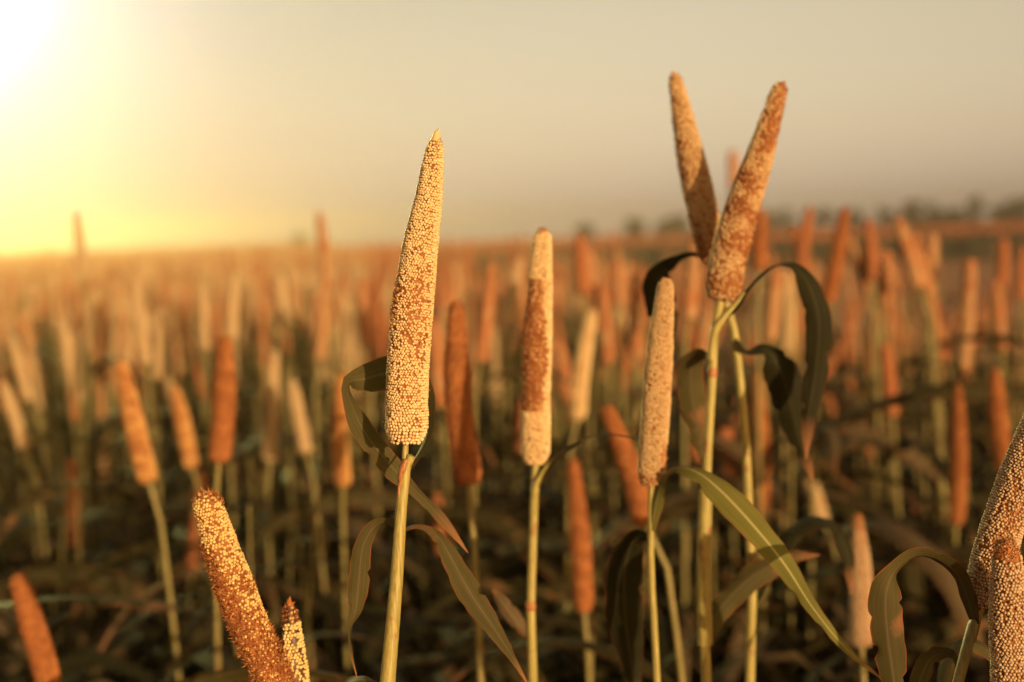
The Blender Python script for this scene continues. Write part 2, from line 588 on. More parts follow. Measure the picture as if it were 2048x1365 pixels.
def seed_head(parent, root, axis, radius, husk, s=0.0021, seed=1, grain='grain', tip=0.30, blunt=0.55, chaff=1.0,
              big_base=1.0, label=None, spike=0.0, spike_mat=0, pit=0.015, chaff_len=0.0035, core='core', chaff_mat='chaff'):
    """a head of single grains on a core, with bristly chaff where husk is high.
    husk(t, c, n): t 0 base..1 tip, c -1 left..1 right, n smooth noise -1..1 -> 0..1"""
    r = np.random.default_rng(seed)
    D = resample(axis, 300)
    T, B, Nn = frames(D)
    seglen = np.linalg.norm(np.diff(D, axis=0), axis=1).sum()

    def pos(t, th, rad):
        x = t * 299
        i = np.clip(x.astype(int), 0, 298)
        u = (x - i)[:, None]
        p = D[i] * (1 - u) + D[i + 1] * u
        b = B[i] * (1 - u) + B[i + 1] * u
        nn = Nn[i] * (1 - u) + Nn[i + 1] * u
        o = b * np.cos(th)[:, None] + nn * np.sin(th)[:, None]
        return p + o * rad[:, None], nz(o), T[i]
    mb = MB()
    # core
    cn = 90
    ct = np.linspace(0, 1, cn)
    tube(mb, resample(axis, cn), np.maximum(radius * prof_width(ct, tip, blunt) - s * 0.55, 0.0006), 24, 1)
    # grain seats
    ts, ths = [], []
    t = 0.002
    k = 0
    while t < 0.998:
        sp = s * (1 + (big_base - 1) * max(0.0, 1 - t / 0.13))
        rr = radius * float(prof_width(np.array([t]), tip, blunt)[0])
        n_ = max(3, int(2 * math.pi * rr / sp))
        th = (np.arange(n_) + 0.5 * (k % 2) + r.normal(0, 0.09, n_)) / n_ * 2 * math.pi + k * 0.011
        ts.append(np.full(n_, t) + r.normal(0, 0.13, n_) * sp / seglen)
        ths.append(th)
        t += sp * 0.86 / seglen
        k += 1
    ts = np.clip(np.concatenate(ts), 0, 1)
    ths = np.concatenate(ths)
    rad = radius * prof_width(ts, tip, blunt)
    p0, o0, T0 = pos(ts, ths, rad)
    cc = o0 @ np.array(CR)
    nn = smooth_noise(p0, 130, seed + 40)
    n2 = smooth_noise(p0, 420, seed + 41)
    h = np.clip(husk(ts, cc, nn + 0.35 * n2), 0, 1)
    # body swells and dips a little
    rad = rad * (1 + 0.055 * nn) + 0.0002 * n2
    keep = r.random(len(ts)) > np.clip(pit + h * 0.68, 0, 0.93)
    idx = np.where(keep)[0]
    sp = s * (1 + (big_base - 1) * np.clip(1 - ts[idx] / 0.13, 0, 1))
    gr = sp * 0.505 * r.uniform(0.86, 1.14, len(idx))
    sink = h[idx] * 0.55 * sp + r.normal(0, 0.06, len(idx)) * sp
    pg, og, Tg = pos(ts[idx], ths[idx], rad[idx] - gr * 0.55 - sink)
    sd_ = np.cross(Tg, og)
    loc = (BV[None, :, 0:1] * sd_[:, None] + BV[None, :, 1:2] * Tg[:, None] * 1.02) + BV[None, :, 2:3] * og[:, None] * 1.12
    GV = pg[:, None] + loc * gr[:, None, None]
    GF = BF[None] + (np.arange(len(idx)) * len(BV))[:, None, None]
    gt = np.clip(r.normal(0.60, 0.15, len(idx)) - 0.45 * h[idx] + 0.1 * nn[idx], 0, 1)
    # the eye of a grain, at its outer end, is darker
    tv = gt[:, None] - 0.0 * BV[None, :, 2]
    mb.add(GV.reshape(-1, 3), GF.reshape(-1, 3), 0, np.repeat(gt, len(BV)))
    # chaff: short curled bristles and bracts standing out between the grains
    want = r.random(len(ts)) < np.clip((0.06 + 2.0 * h) * chaff, 0, 1)
    reps = 1 + (h > 0.35).astype(int) * 2 + (h > 0.65).astype(int) * 1
    ci = np.repeat(np.where(want)[0], reps[want])
    m_ = len(ci)
    tt = np.clip(ts[ci] + r.normal(0, 0.4, m_) * s / seglen, 0, 1)
    th = ths[ci] + r.normal(0, 0.35, m_) * s / radius
    hh = h[ci]
    pc, oc, Tc = pos(tt, th, np.maximum(rad[ci] - s * 0.75, 0.0004))
    sc = np.cross(Tc, oc)
    d = nz(oc * r.uniform(0.25, 0.75, m_)[:, None] + Tc * r.normal(0.6, 0.45, m_)[:, None] + sc * r.normal(0, 0.55, m_)[:, None])
    ln = chaff_len * r.uniform(0.45, 1.1, m_) * (0.62 + 0.45 * hh)
    wd = r.uniform(0.00016, 0.00042, m_)
    wv = nz(np.cross(d, oc + 0.3 * r.standard_normal((m_, 3))))
    d2 = nz(d + Tc * 0.4 + r.standard_normal((m_, 3)) * 0.35)
    a0 = pc - wv * wd[:, None]; a1 = pc + wv * wd[:, None]
    mid_ = pc + d * (ln * 0.55)[:, None]
    b0 = mid_ - wv * (wd * 1.1)[:, None]; b1 = mid_ + wv * (wd * 1.1)[:, None]
    e = mid_ + d2 * (ln * 0.45)[:, None]
    CV = np.stack([a0, a1, b0, b1, e], 1)
    o5 = (np.arange(m_) * 5)[:, None]
    ctint = np.repeat(np.clip(r.normal(0.5, 0.22, m_), 0, 1), 5)
    mb.add(CV.reshape(-1, 3), np.concatenate([o5 + np.array([[0, 1, 3, 2]])]), 2, ctint)
    mb.add(np.zeros((0, 3)), np.zeros((0, 3), int), 2)
    base_n = mb.n - m_ * 5
    mb.f.append(o5 + np.array([[2, 3, 4]]) + base_n)
    mb.fm.append(np.full(m_, 2))
    if spike:
        e0 = D[-1]
        tube(mb, np.stack([e0 - T[-1] * 0.003, e0 + T[-1] * spike * 0.5, e0 + T[-1] * spike + B[-1] * 0.0008]), [radius * 0.30, radius * 0.16, 0.0004], 8, spike_mat, wob=0.12)
    me = mb.mesh('seed_head', [M[grain], M[core], M[chaff_mat]], attrs=True, origin=root)
    o = link('seed_head', me, parent)
    if label:
        o['label'] = label
    return o


def px_path(pts):
    return np.array([at(*p) for p in pts])


def ground_pts(p_up, p_end):
    """carry a stem on from its lowest pictured point down to the soil"""
    a, b = np.array(p_up), np.array(p_end)
    d = (b - a) / max(1e-6, abs(b[2] - a[2]))
    pts = []
    z = b[2]
    for f in (0.45, 0.75, 1.0):
        dz = z * f
        pts.append(b + np.array((d[0] * dz * (1 - 0.45 * f), d[1] * dz * (1 - 0.45 * f), -dz)))
    return np.array(pts)


def stem_full(pts):
    P = px_path(pts)
    return np.vstack([P, ground_pts(P[-2], P[-1])])


def add_stem(parent, root, P, r0, r1, mat='stem', seg=14, nodes=()):
    D = resample(P, 60)
    t = np.linspace(0, 1, 60)
    rad = r0 + (r1 - r0) * np.clip(t * 1.6, 0, 1)
    mb = MB()
    tube(mb, D, rad, seg, 0)
    o = link('stem', mb.mesh('stem', [M[mat]], origin=root), parent)
    for (t0, grow) in nodes:
        x = t0 * 59
        i = int(x)
        T = nz(D[min(i + 1, 59)] - D[i])
        c_ = D[i]
        rr = rad[i]
        mb = MB()
        h = rr * 1.0
        zz = np.array([-1.0, -0.7, -0.25, 0.25, 0.7, 1.0])
        rs = rr * np.array([1.01, 1.10, grow, grow * 0.97, 1.12, 1.015])
        tube(mb, c_[None] + T[None] * (zz * h)[:, None], rs, seg, 0, wob=0.015)
        link('node', mb.mesh('node', [M['node']], origin=root), parent)
    return o


def add_leaf(parent, root, pts, mat='leaf', seed=0, n=44, fold=0.25, wave=0.10, across=7, label=None, name='leaf'):
    """pts: (px, py, depth, half width in px, turn in degrees: 0 flat to the viewer, 90 edge on)"""
    A = np.array([[*at(p[0], p[1], p[2]), p[3] * p[2] / FPX, p[4]] for p in pts])
    D = resample(A, n)
    P = D[:, :3]
    T = nz(np.gradient(P, axis=0))
    view = nz(P - np.array(EYE))
    s0 = nz(np.cross(T, view))
    v0 = nz(np.cross(s0, T))
    a = np.radians(D[:, 4])[:, None]
    side = s0 * np.cos(a) + v0 * np.sin(a)
    half = np.maximum(D[:, 3], 0.0002)
    mb = MB()
    blade(mb, P, half, side, across=across, fold=fold, wave=wave, seed=seed)
    o = link(name, mb.mesh(name, [M[mat]], uv=True, origin=root), parent)
    if label:
        o['label'] = label
    return o


GROUP = 'millet plants of the field'


def hero(label, stem_pts):
    P = stem_full(stem_pts)
    root = Vector(P[-1])
    root.z = 0.0
    return thing('millet_plant', label, 'millet plant', root, GROUP), root, P


# ------------------------------------------------------------------ ground, far crop, trees
def ground():
    mb = MB()
    n = 60
    x = np.linspace(-68, 68, n); y = np.linspace(-22, 135, n)
    X, Y = np.meshgrid(x, y, indexing='ij')
    Z = 0.03 * np.sin(X * 0.13) * np.cos(Y * 0.11) - 0.03
    i, j = np.meshgrid(np.arange(n - 1), np.arange(n - 1), indexing='ij')
    a_ = i * n + j
    F = np.stack([a_, a_ + n, a_ + n + 1, a_ + 1], -1).reshape(-1, 4)
    mb.add(np.stack([X, Y, Z], -1).reshape(-1, 3), F)
    o = link('ground', mb.mesh('ground', [M['soil']]))
    o['kind'] = 'structure'


ground()


def far_crop():
    """the next field: rows of green stalks under ripe tops, from 62 m on"""
    r = np.random.default_rng(3)
    mb = MB()
    n1 = 26000
    u = r.random(n1)
    y = 62 + 68 * u ** 1.6 + r.normal(0, 0.2, n1)
    x = (r.random(n1) - 0.5) * 2 * np.minimum(10 + y * 0.5, 66)
    h = r.normal(1.12, 0.09, n1)
    az = r.uniform(0, math.pi, n1)
    w = r.uniform(0.10, 0.26, n1) * (1 + (y - 62) / 90)
    dx, dy = np.cos(az) * w, np.sin(az) * w
    z0 = np.zeros(n1)
    lean = r.normal(0, 0.10, (n1, 2))
    V = np.stack([np.stack([x - dx * 0.5, y - dy * 0.5, z0 - 0.05], 1), np.stack([x + dx * 0.5, y + dy * 0.5, z0 - 0.05], 1),
                  np.stack([x + dx + lean[:, 0], y + dy + lean[:, 1], h * 0.62], 1), np.stack([x - dx + lean[:, 0], y - dy + lean[:, 1], h * 0.66], 1),
                  np.stack([x + lean[:, 0] * 2, y + lean[:, 1] * 2, h], 1)], 1)
    o5 = (np.arange(n1) * 5)[:, None]
    mb.add(V.reshape(-1, 3), o5 + np.array([[0, 1, 2, 3]]), 0)
    mb.f.append(o5 + np.array([[3, 2, 4]])); mb.fm.append(np.zeros(n1, int))
    # ripe heads
    n2 = 42000
    u = r.random(n2)
    y = 62.2 + 68 * u ** 1.5
    x = (r.random(n2) - 0.5) * 2 * np.minimum(10 + y * 0.5, 66)
    zb = r.normal(1.00, 0.06, n2)
    hh = r.uniform(0.20, 0.34, n2)
    w = r.uniform(0.045, 0.09, n2) * (1 + (y - 62) / 40)
    az = r.uniform(0, 6.28, n2)
    ring = []
    for k in range(3):
        ring.append(np.stack([x + np.cos(az + k * 2.094) * w, y + np.sin(az + k * 2.094) * w, zb + hh * 0.45], 1))
    V = np.stack([np.stack([x, y, zb], 1), *ring, np.stack([x + r.normal(0, .03, n2), y, zb + hh], 1)], 1)
    b0 = mb.n
    mb.add(V.reshape(-1, 3), (np.arange(n2) * 5)[:, None] + np.array([[0, 2, 1]]), 1)
    for tri in ((0, 3, 2), (0, 1, 3), (1, 2, 4), (2, 3, 4), (3, 1, 4)):
        mb.f.append((np.arange(n2) * 5)[:, None] + np.array([tri]) + b0); mb.fm.append(np.ones(n2, int))
    o = link('far_crop', mb.mesh('far_crop', [M['crop_green'], M['crop_head']], smooth=False))
    o['kind'] = 'stuff'
    o['label'] = 'distant green crop with ripe rust tops beyond the bare soil'
    o['category'] = 'crop'


far_crop()


def tree(label, px, ytop, wpx, d, seed, shape='round'):
    r = np.random.default_rng(seed)
    top = at(px, ytop, d)
    base = Vector((top.x, top.y, 0))
    H = top.z
    w = wpx * d / FPX / 2
    t = thing('far_tree', label, 'tree', base, 'trees along the horizon')
    mb = MB()
    tube(mb, np.array([(0, 0, -0.1), (0.05, 0, H * 0.3), (-0.05, 0.05, H * 0.62)]), [0.16, 0.12, 0.06], 8)
    for k in range(4):
        a_ = k * 1.6 + r.random()
        tube(mb, np.array([(0, 0, H * (0.28 + 0.07 * k)), (math.cos(a_) * w * 0.4, math.sin(a_) * w * 0.4, H * (0.5 + 0.05 * k)), (math.cos(a_) * w * 0.65, math.sin(a_) * w * 0.65, H * (0.62 + 0.06 * k))]), [0.07, 0.05, 0.02], 6)
    link('trunk', mb.mesh('trunk', [M['bark']]), t)
    mb = MB()
    nc = 26
    cz = r.uniform(0.30, 0.90, nc)
    prof = (1 - cz) ** 0.7 * 1.1 if shape == 'tall' else np.sqrt(np.clip(1 - ((cz - 0.5) / 0.52) ** 2, 0.05, 1))
    ca = r.uniform(0, 6.28, nc)
    cr = w * prof * np.sqrt(r.random(nc)) * 0.85
    cen = np.stack([np.cos(ca) * cr, np.sin(ca) * cr, cz * H], 1)
    n = 2600
    ci = r.integers(0, nc, n)
    rad = np.minimum(w, H * 0.3) * 0.36
    p = cen[ci] + nz(r.standard_normal((n, 3))) * (rad * r.random(n) ** 0.4)[:, None] * np.array((1, 1, 0.75))
    p[:, 2] = np.minimum(p[:, 2], H * 1.0)
    s_ = r.uniform(0.06, 0.15, n)[:, None]
    a1, a2 = nz(r.standard_normal((n, 3))), nz(r.standard_normal((n, 3)))
    V = np.stack([p - a1 * s_, p + a2 * s_ * 0.6, p + a1 * s_, p - a2 * s_ * 0.6], 1)
    mb.add(V.reshape(-1, 3), (np.arange(n) * 4)[:, None] + np.array([[0, 1, 2, 3]]))
    link('crown', mb.mesh('crown', [M['crown']], smooth=False), t)


TREES = [
    ('small round tree on the horizon right of the slim pale head', 1165, 432, 44, 82, 'round'),
    ('low bushy tree on the horizon midway to the crossed heads', 1268, 432, 50, 82, 'round'),
    ('broad low tree on the horizon touching the left crossed head', 1352, 426, 96, 84, 'round'),
    ('low tree on the horizon seen between the crossed heads', 1450, 424, 90, 85, 'round'),
    ('long flat tree on the horizon just right of the crossed heads', 1555, 416, 100, 85, 'round'),
    ('low shrubby tree on the horizon behind the leaning rust head', 1640, 417, 110, 85, 'round'),
    ('low flat tree on the horizon right of the tall leaning rust head', 1712, 415, 80, 86, 'round'),
    ('flat hazy tree touching the left side of the broad dome tree', 1772, 411, 80, 87, 'round'),
    ('broad dome shaped tree on the horizon above the bare soil', 1842, 394, 112, 82, 'round'),
    ('low bush between the broad dome tree and the tallest tree', 1905, 412, 60, 86, 'round'),
    ('tall narrow tree standing highest on the horizon', 1950, 374, 46, 82, 'tall'),
    ('low bush between the tallest tree and the bushy tree at the edge', 1993, 409, 60, 86, 'round'),
    ('bushy tree on the horizon at the right edge of the photo', 2042, 390, 96, 82, 'round'),
    ('faint small tree on the horizon left of the tallest grainy head', 600, 462, 48, 82, 'round'),
    ('faint golden tree on the horizon under the bright glow', 100, 488, 80, 82, 'round'),
]
for i, (lb, px, yt, w, d, sh) in enumerate(TREES):
    tree(lb, px, yt, w, d, 70 + i, sh)

# ------------------------------------------------------------------ the plants in focus
# 1. the tall head in the middle
t, root, P = hero('tallest grainy head in sharp focus, on a thick straw stem left of centre',
                  [(812, 880, .950), (811, 905, .950), (808, 945, .950), (801, 1040, .950), (792, 1160, .948), (776, 1365, .944)])
add_stem(t, root, P, .0021, .0052, nodes=())
# sheath that wraps the upper stem below the flag leaf
mb = MB()
D = resample(px_path([(822, 912, .949), (812, 940, .9495), (806, 985, .9495), (801, 1040, .949), (793, 1160, .947), (777, 1345, .9435), (765, 1480, .942)]), 40)
tube(mb, D, np.linspace(.0034, .0056, 40) * np.where(np.linspace(0, 1, 40) < .06, .9, 1), 14, 0, wob=.012)
link('leaf_sheath', mb.mesh('leaf_sheath', [M['stem']], origin=root), t)
mb = MB()
D = resample(px_path([(813, 920, .947), (803, 945, .9465), (800, 962, .947), (797, 1000, .947)]), 16)
tube(mb, D, [.0014, .0018, .0021, .0022, .0021, .0019, .0017, .0015, .0013, .0012, .0011, .0010, .0009, .0008, .0006, .0003], 8, 0, wob=.22)
link('ligule', mb.mesh('ligule', [M['node']], origin=root), t)
seed_head(t, root, px_path([(812, 886, .950), (815, 760, .950), (823, 640, .950), (840, 500, .952), (858, 390, .953), (873, 275, .953)]), .0140,
          lambda t_, c_, n_: np.clip(0.07 + n_ * 0.34 + 0.30 * np.exp(-((t_ - .46) / .16) ** 2) * (1 - .3 * c_) - 0.22 * (t_ > .66) - 0.2 * (t_ < .10) + 0.35 * (t_ > .965), 0, 1),
          s=.00196, seed=3, tip=.58, blunt=.36, big_base=1.32, spike=.006)
add_leaf(t, root, [(818, 935, .949, 12, 60), (842, 897, .958, 14, 70), (856, 850, .972, 17, 62), (850, 790, .985, 22, 40), (815, 745, .992, 32, 10), (770, 748, .985, 33, 5),
                   (725, 760, .975, 26, 10), (697, 765, .970, 20, 62), (700, 800, .972, 19, 55), (728, 862, .978, 22, 12), (780, 930, .985, 22, 5), (835, 985, .990, 14, 45), (890, 1045, .99, 10, 15), (936, 1106, .99, 1, 10)],
         'leaf', 2, 70, label='folded leaf bent behind the grainy head')
add_leaf(t, root, [(806, 1075, .962, 6, 60), (790, 1052, .963, 9, 60), (757, 1048, .962, 13, 50), (727, 1090, .96, 17, 5), (718, 1160, .958, 21, 0), (712, 1220, .957, 17, 30), (700, 1265, .957, 7, 70), (704, 1310, .957, 4, 50), (714, 1355, .957, 1, 40)],
         'leaf', 4, 60)
add_leaf(t, root, [(802, 1062, .965, 6, 60), (835, 1052, .97, 9, 55), (872, 1068, .98, 15, 50), (898, 1108, .985, 19, 25), (940, 1185, .985, 25, 10), (990, 1260, .983, 17, 15), (1025, 1315, .98, 8, 25), (1056, 1370, .98, 1, 10)],
         'leaf', 5, 60)

# 2. the rust head leaning into the lower left corner
t, root, P = hero('thick rust bristled head leaning left at the bottom, grain showing on its upper half',
                  [(664, 1640, .985), (705, 1760, .985), (735, 1880, .985)])
add_stem(t, root, P, .0028, .0055)
seed_head(t, root, px_path([(668, 1650, .985), (600, 1500, .972), (542, 1350, .960), (494, 1240, .95), (447, 1110, .944), (412, 1005, .94), (404, 984, .94)]), .0134,
          lambda t_, c_, n_: np.clip(1.05 - 3.0 * np.clip(t_ - .56 - .14 * (c_ < -.1) + .14 * (c_ > .2), 0, .3) + 0.75 * n_ + 0.15 * (c_ < -.4) + 0.15 * (t_ > .975), 0.27, 1),
          s=.00225, seed=8, tip=.30, blunt=.72, grain='grain_gold', chaff=1.6, chaff_len=.0050, chaff_mat='chaff_red')
add_leaf(t, root, [(700, 1420, .985, 10, 60), (690, 1375, .975, 18, 65), (715, 1360, .965, 22, 60), (750, 1368, .96, 18, 60), (790, 1420, .96, 8, 50), (810, 1480, .96, 1, 40)], 'leaf_dry', 14, 40)

# 3. the narrow head beside it
t, root, P = hero('narrow head of sparse golden grain standing right behind the leaning rust head',
                  [(606, 1560, 1.0), (612, 1680, 1.0), (616, 1800, 1.0)])
add_stem(t, root, P, .0024, .005)
seed_head(t, root, px_path([(606, 1566, 1.0), (597, 1440, 1.0), (589, 1340, 1.0), (583, 1260, 1.0), (579, 1208, 1.0)]), .0098,
          lambda t_, c_, n_: np.clip(0.02 + 0.35 * n_ + 1.0 * (t_ > .90) + .9 * ((c_ < -.72)), 0, 1), s=.0026, seed=12, tip=.42, blunt=.5, grain='grain_gold', chaff=.5, pit=.24, spike=.005, spike_mat=2, core='core_dark', chaff_mat='chaff_red')

# 4. half rust, half cream head right of centre
t, root, P = hero('slender head with cream top and rust left flank, its thin leaf arching right',
                  [(1071, 925, 1.2192), (1070, 965, 1.2192), (1066, 1080, 1.2192), (1062, 1220, 1.2192), (1066, 1365, 1.2192)])
add_stem(t, root, P, .0036, .0056, nodes=((.085, 1.25),))
seed_head(t, root, px_path([(1071, 928, 1.2192), (1072, 800, 1.2192), (1075, 660, 1.2192), (1081, 540, 1.2192), (1086, 456, 1.2192)]), .0123,
          lambda t_, c_, n_: np.clip(1.15 * ((t_ > .22) & (t_ < .78)) * np.clip(1 - (c_ - (.55 - 1.1 * np.abs(t_ - .42))) * 4, 0, 1) + 0.5 * n_ - .10 + .7 * (t_ > .975), 0, 1),
          s=.0023, seed=21, chaff_mat='chaff_red', tip=.42, blunt=.55)
add_leaf(t, root, [(1071, 975, 1.2144, 8, 45), (1088, 945, 1.2096, 12, 50), (1120, 908, 1.2000, 13, 62), (1165, 878, 1.1904, 12, 78), (1205, 868, 1.1904, 11, 84), (1250, 872, 1.1904, 9, 88), (1288, 886, 1.2000, 4, 80), (1305, 910, 1.2096, 1, 70)], 'leaf', 22, 44)
add_leaf(t, root, [(1066, 1290, 1.2192, 6, 40), (1056, 1278, 1.2192, 8, 40), (1030, 1240, 1.2192, 16, 15), (1000, 1200, 1.2240, 12, 20), (985, 1180, 1.2288, 2, 20)], 'leaf_dry', 23, 26)

mb = MB()
D = resample(px_path([(1066, 1030, 1.218), (1070, 978, 1.216), (1084, 948, 1.213), (1104, 924, 1.209), (1118, 911, 1.207)]), 22)
tube(mb, D, np.array([.0042] * 7 + [.0047, .0048, .0046] + list(np.linspace(.0042, .0018, 12))), 12, 0, wob=.03, sx=.8)
link('leaf_sheath', mb.mesh('leaf_sheath', [M['stem']], origin=root), t)

# 5. the cream head before the crossed pair
t, root, P = hero('smooth cream head tilted right, a bright olive leaf arching from its foot',
                  [(1303, 968, 1.1505), (1306, 1010, 1.1505), (1301, 1060, 1.1505), (1304, 1180, 1.1505), (1314, 1365, 1.1505)])
add_stem(t, root, P, .0028, .0041)
seed_head(t, root, px_path([(1302, 972, 1.1505), (1309, 860, 1.1505), (1318, 730, 1.1505), (1327, 620, 1.1505), (1333, 556, 1.1505)]), .0112,
          lambda t_, c_, n_: np.clip(-0.12 + 0.5 * n_ + 0.5 * (t_ < .06) + .5 * (t_ > .965) + .9 * ((c_ > .55) & (t_ < .2) & (t_ > .08)), 0, 1), s=.0020, seed=25, grain='grain_buff', tip=.45, blunt=.52, chaff=.5)
add_leaf(t, root, [(1303, 1062, 1.1478, 7, 30), (1312, 1010, 1.1434, 14, 30), (1326, 960, 1.1372, 14, 62), (1350, 936, 1.1240, 16, 66), (1395, 945, 1.1062, 22, 50), (1445, 985, 1.0885, 29, 25), (1510, 1055, 1.0709, 28, 14), (1570, 1130, 1.0620, 22, 12), (1625, 1215, 1.0532, 13, 12), (1690, 1295, 1.0532, 8, 10), (1768, 1362, 1.0532, 1, 10)],
         'leaf_olive', 26, 60, label='long olive leaf with a pale midrib')
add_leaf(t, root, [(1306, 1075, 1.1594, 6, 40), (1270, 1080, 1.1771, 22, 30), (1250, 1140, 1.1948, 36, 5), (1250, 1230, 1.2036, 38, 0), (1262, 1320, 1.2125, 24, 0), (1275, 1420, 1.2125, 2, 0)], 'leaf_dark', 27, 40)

# 6 and 7. the crossed pair
t, root, P = hero('left leaning head of the crossed pair, grey shade over its lower half',
                  [(1428, 520, 1.2653), (1446, 585, 1.2653), (1466, 650, 1.2653), (1480, 760, 1.2653), (1491, 880, 1.2653), (1499, 1050, 1.2653), (1505, 1200, 1.2653), (1500, 1365, 1.2653)])
add_stem(t, root, P, .0038, .0057, nodes=((.265, 1.2), (.385, 1.35)))
seed_head(t, root, px_path([(1430, 526, 1.2653), (1402, 410, 1.2653), (1374, 280, 1.2698), (1354, 180, 1.2698), (1347, 146, 1.2698)]), .0138,
          lambda t_, c_, n_: np.clip(0.36 - .3 * c_ + 0.8 * n_ + .4 * (t_ > .95), 0, 1), s=.0025, seed=31, chaff_mat='chaff_red', grain='grain_buff', tip=.62, blunt=.42)
add_leaf(t, root, [(1442, 575, 1.262, 6, 50), (1415, 530, 1.27, 8, 60), (1385, 512, 1.28, 13, 66), (1345, 528, 1.29, 20, 55), (1318, 560, 1.30, 28, 20), (1322, 610, 1.305, 32, 0), (1330, 660, 1.31, 26, 10), (1322, 720, 1.31, 12, 20), (1318, 760, 1.31, 1, 20)],
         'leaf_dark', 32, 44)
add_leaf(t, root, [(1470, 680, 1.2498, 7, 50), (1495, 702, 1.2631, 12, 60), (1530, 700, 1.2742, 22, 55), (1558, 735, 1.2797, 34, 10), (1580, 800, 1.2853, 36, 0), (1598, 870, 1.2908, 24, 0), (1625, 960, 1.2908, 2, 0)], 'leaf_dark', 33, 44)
t, root, P = hero('right leaning head of the crossed pair, mottled cream and rust, dark leaf drooping beside it',
                  [(1442, 596, 1.1999), (1440, 622, 1.1999), (1430, 650, 1.1999), (1424, 760, 1.1999), (1414, 930, 1.1999), (1408, 1130, 1.1999), (1411, 1310, 1.1999), (1414, 1400, 1.1999)])
add_stem(t, root, P, .0038, .0057, nodes=((.405, 1.28), (.045, 1.15)))
mb = MB()
D = resample(px_path([(1412, 980, 1.1988), (1410, 1040, 1.1988), (1408, 1130, 1.1988), (1410, 1290, 1.1988)]), 24)
tube(mb, D, np.linspace(0.0058, .0064, 24), 14, 0, wob=.01)
link('leaf_sheath', mb.mesh('leaf_sheath', [M['stem']], origin=root), t)
seed_head(t, root, px_path([(1441, 600, 1.1999), (1474, 455, 1.1999), (1521, 310, 1.1999), (1555, 195, 1.1999), (1565, 165, 1.1999)]), .0157,
          lambda t_, c_, n_: np.clip(0.50 + .45 * c_ + 0.95 * n_ + .4 * (t_ > .95), 0, 1), s=.0025, seed=35, chaff_mat='chaff_red', grain='grain_buff', tip=.72, blunt=.42)
add_leaf(t, root, [(1428, 660, 1.1977, 10, 20), (1446, 634, 1.1954, 10, 30), (1474, 606, 1.1954, 11, 55), (1498, 572, 1.1999, 13, 75), (1545, 532, 1.2110, 15, 80), (1590, 535, 1.2221, 20, 62), (1622, 580, 1.2332, 24, 25), (1638, 650, 1.2388, 27, 5), (1632, 740, 1.2443, 25, 0), (1618, 830, 1.2443, 17, 5), (1612, 920, 1.2443, 1, 5)],
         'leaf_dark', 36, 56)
add_leaf(t, root, [(1424, 725, 1.2221, 8, 50), (1400, 712, 1.2443, 18, 45), (1382, 740, 1.2554, 26, 10), (1385, 800, 1.2610, 27, 0), (1398, 870, 1.2665, 18, 0), (1412, 940, 1.2665, 2, 0)], 'leaf', 37, 40)
add_leaf(t, root, [(1412, 1340, 1.205, 8, 40), (1396, 1330, 1.21, 12, 30), (1425, 1240, 1.215, 20, 15), (1490, 1165, 1.22, 26, 15), (1545, 1130, 1.225, 24, 20), (1590, 1112, 1.23, 16, 30), (1640, 1110, 1.23, 1, 30)], 'leaf', 38, 50)
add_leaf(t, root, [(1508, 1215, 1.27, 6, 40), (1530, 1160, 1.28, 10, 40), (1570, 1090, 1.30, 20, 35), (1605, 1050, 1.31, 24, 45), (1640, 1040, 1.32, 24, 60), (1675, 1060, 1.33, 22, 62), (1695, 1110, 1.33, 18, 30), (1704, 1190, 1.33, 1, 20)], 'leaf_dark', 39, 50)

mb = MB()
D = resample(px_path([(1421, 720, 1.199), (1428, 668, 1.198), (1444, 640, 1.197), (1470, 611, 1.197), (1490, 586, 1.198)]), 24)
tube(mb, D, np.array([.0042] * 8 + [.0046, .0050, .0050, .0048] + list(np.linspace(.0046, .0022, 12))), 12, 0, wob=.02, sx=.8)
link('leaf_sheath', mb.mesh('leaf_sheath', [M['stem']], origin=root), t)

# 8. pinkish head low on the right
t, root, P = hero('pale pinkish head low on the right, standing left of the arched leaf',
                  [(1723, 1290, 1.58), (1726, 1340, 1.58), (1730, 1420, 1.58)])
add_stem(t, root, P, .003, .005, 'stem_dry')
seed_head(t, root, px_path([(1723, 1292, 1.58), (1722, 1200, 1.58), (1719, 1110, 1.58), (1716, 1028, 1.58)]), .0122,
          lambda t_, c_, n_: np.clip(-.05 + .5 * n_ + np.clip((t_ - .66) * 3.4, 0, 1), 0, 1), s=.0024, seed=41, tip=.45, blunt=.42, grain='grain_tan')

# 9 and 10. the pair at the right edge
t, root, P = hero('upright tan head cut by the right edge, dark rust patch at its tip',
                  [(2032, 1640, .93), (2034, 1760, .93), (2036, 1900, .93)])
add_stem(t, root, P, .003, .0055)
seed_head(t, root, px_path([(2032, 1650, .93), (2026, 1480, .93), (2021, 1300, .93), (2016, 1160, .925), (2010, 1076, .92)]), .0128,
          lambda t_, c_, n_: np.clip(-.10 + .45 * n_ + 1.2 * (t_ > .935), 0, 1), s=.0023, seed=44, tip=.30, blunt=.58, grain='grain_tan', chaff=.45, pit=.06)
t, root, P = hero('tan head leaning right behind the upright one at the right edge',
                  [(1962, 1212, .965), (1954, 1235, .965), (1940, 1290, .963), (1916, 1365, .96)])
add_stem(t, root, P, .0036, .0050, 'stem_dry')
seed_head(t, root, px_path([(1962, 1212, .965), (1994, 1090, .965), (2036, 970, .965), (2082, 860, .965), (2138, 730, .97), (2170, 640, .97)]), .0142,
          lambda t_, c_, n_: np.clip(-.08 + .55 * n_ + .25 * (t_ < .35) * (c_ < .2), 0, 1), s=.00215, seed=47, tip=.4, blunt=.5, grain='grain_tan', chaff=.6, pit=.05, big_base=1.15)
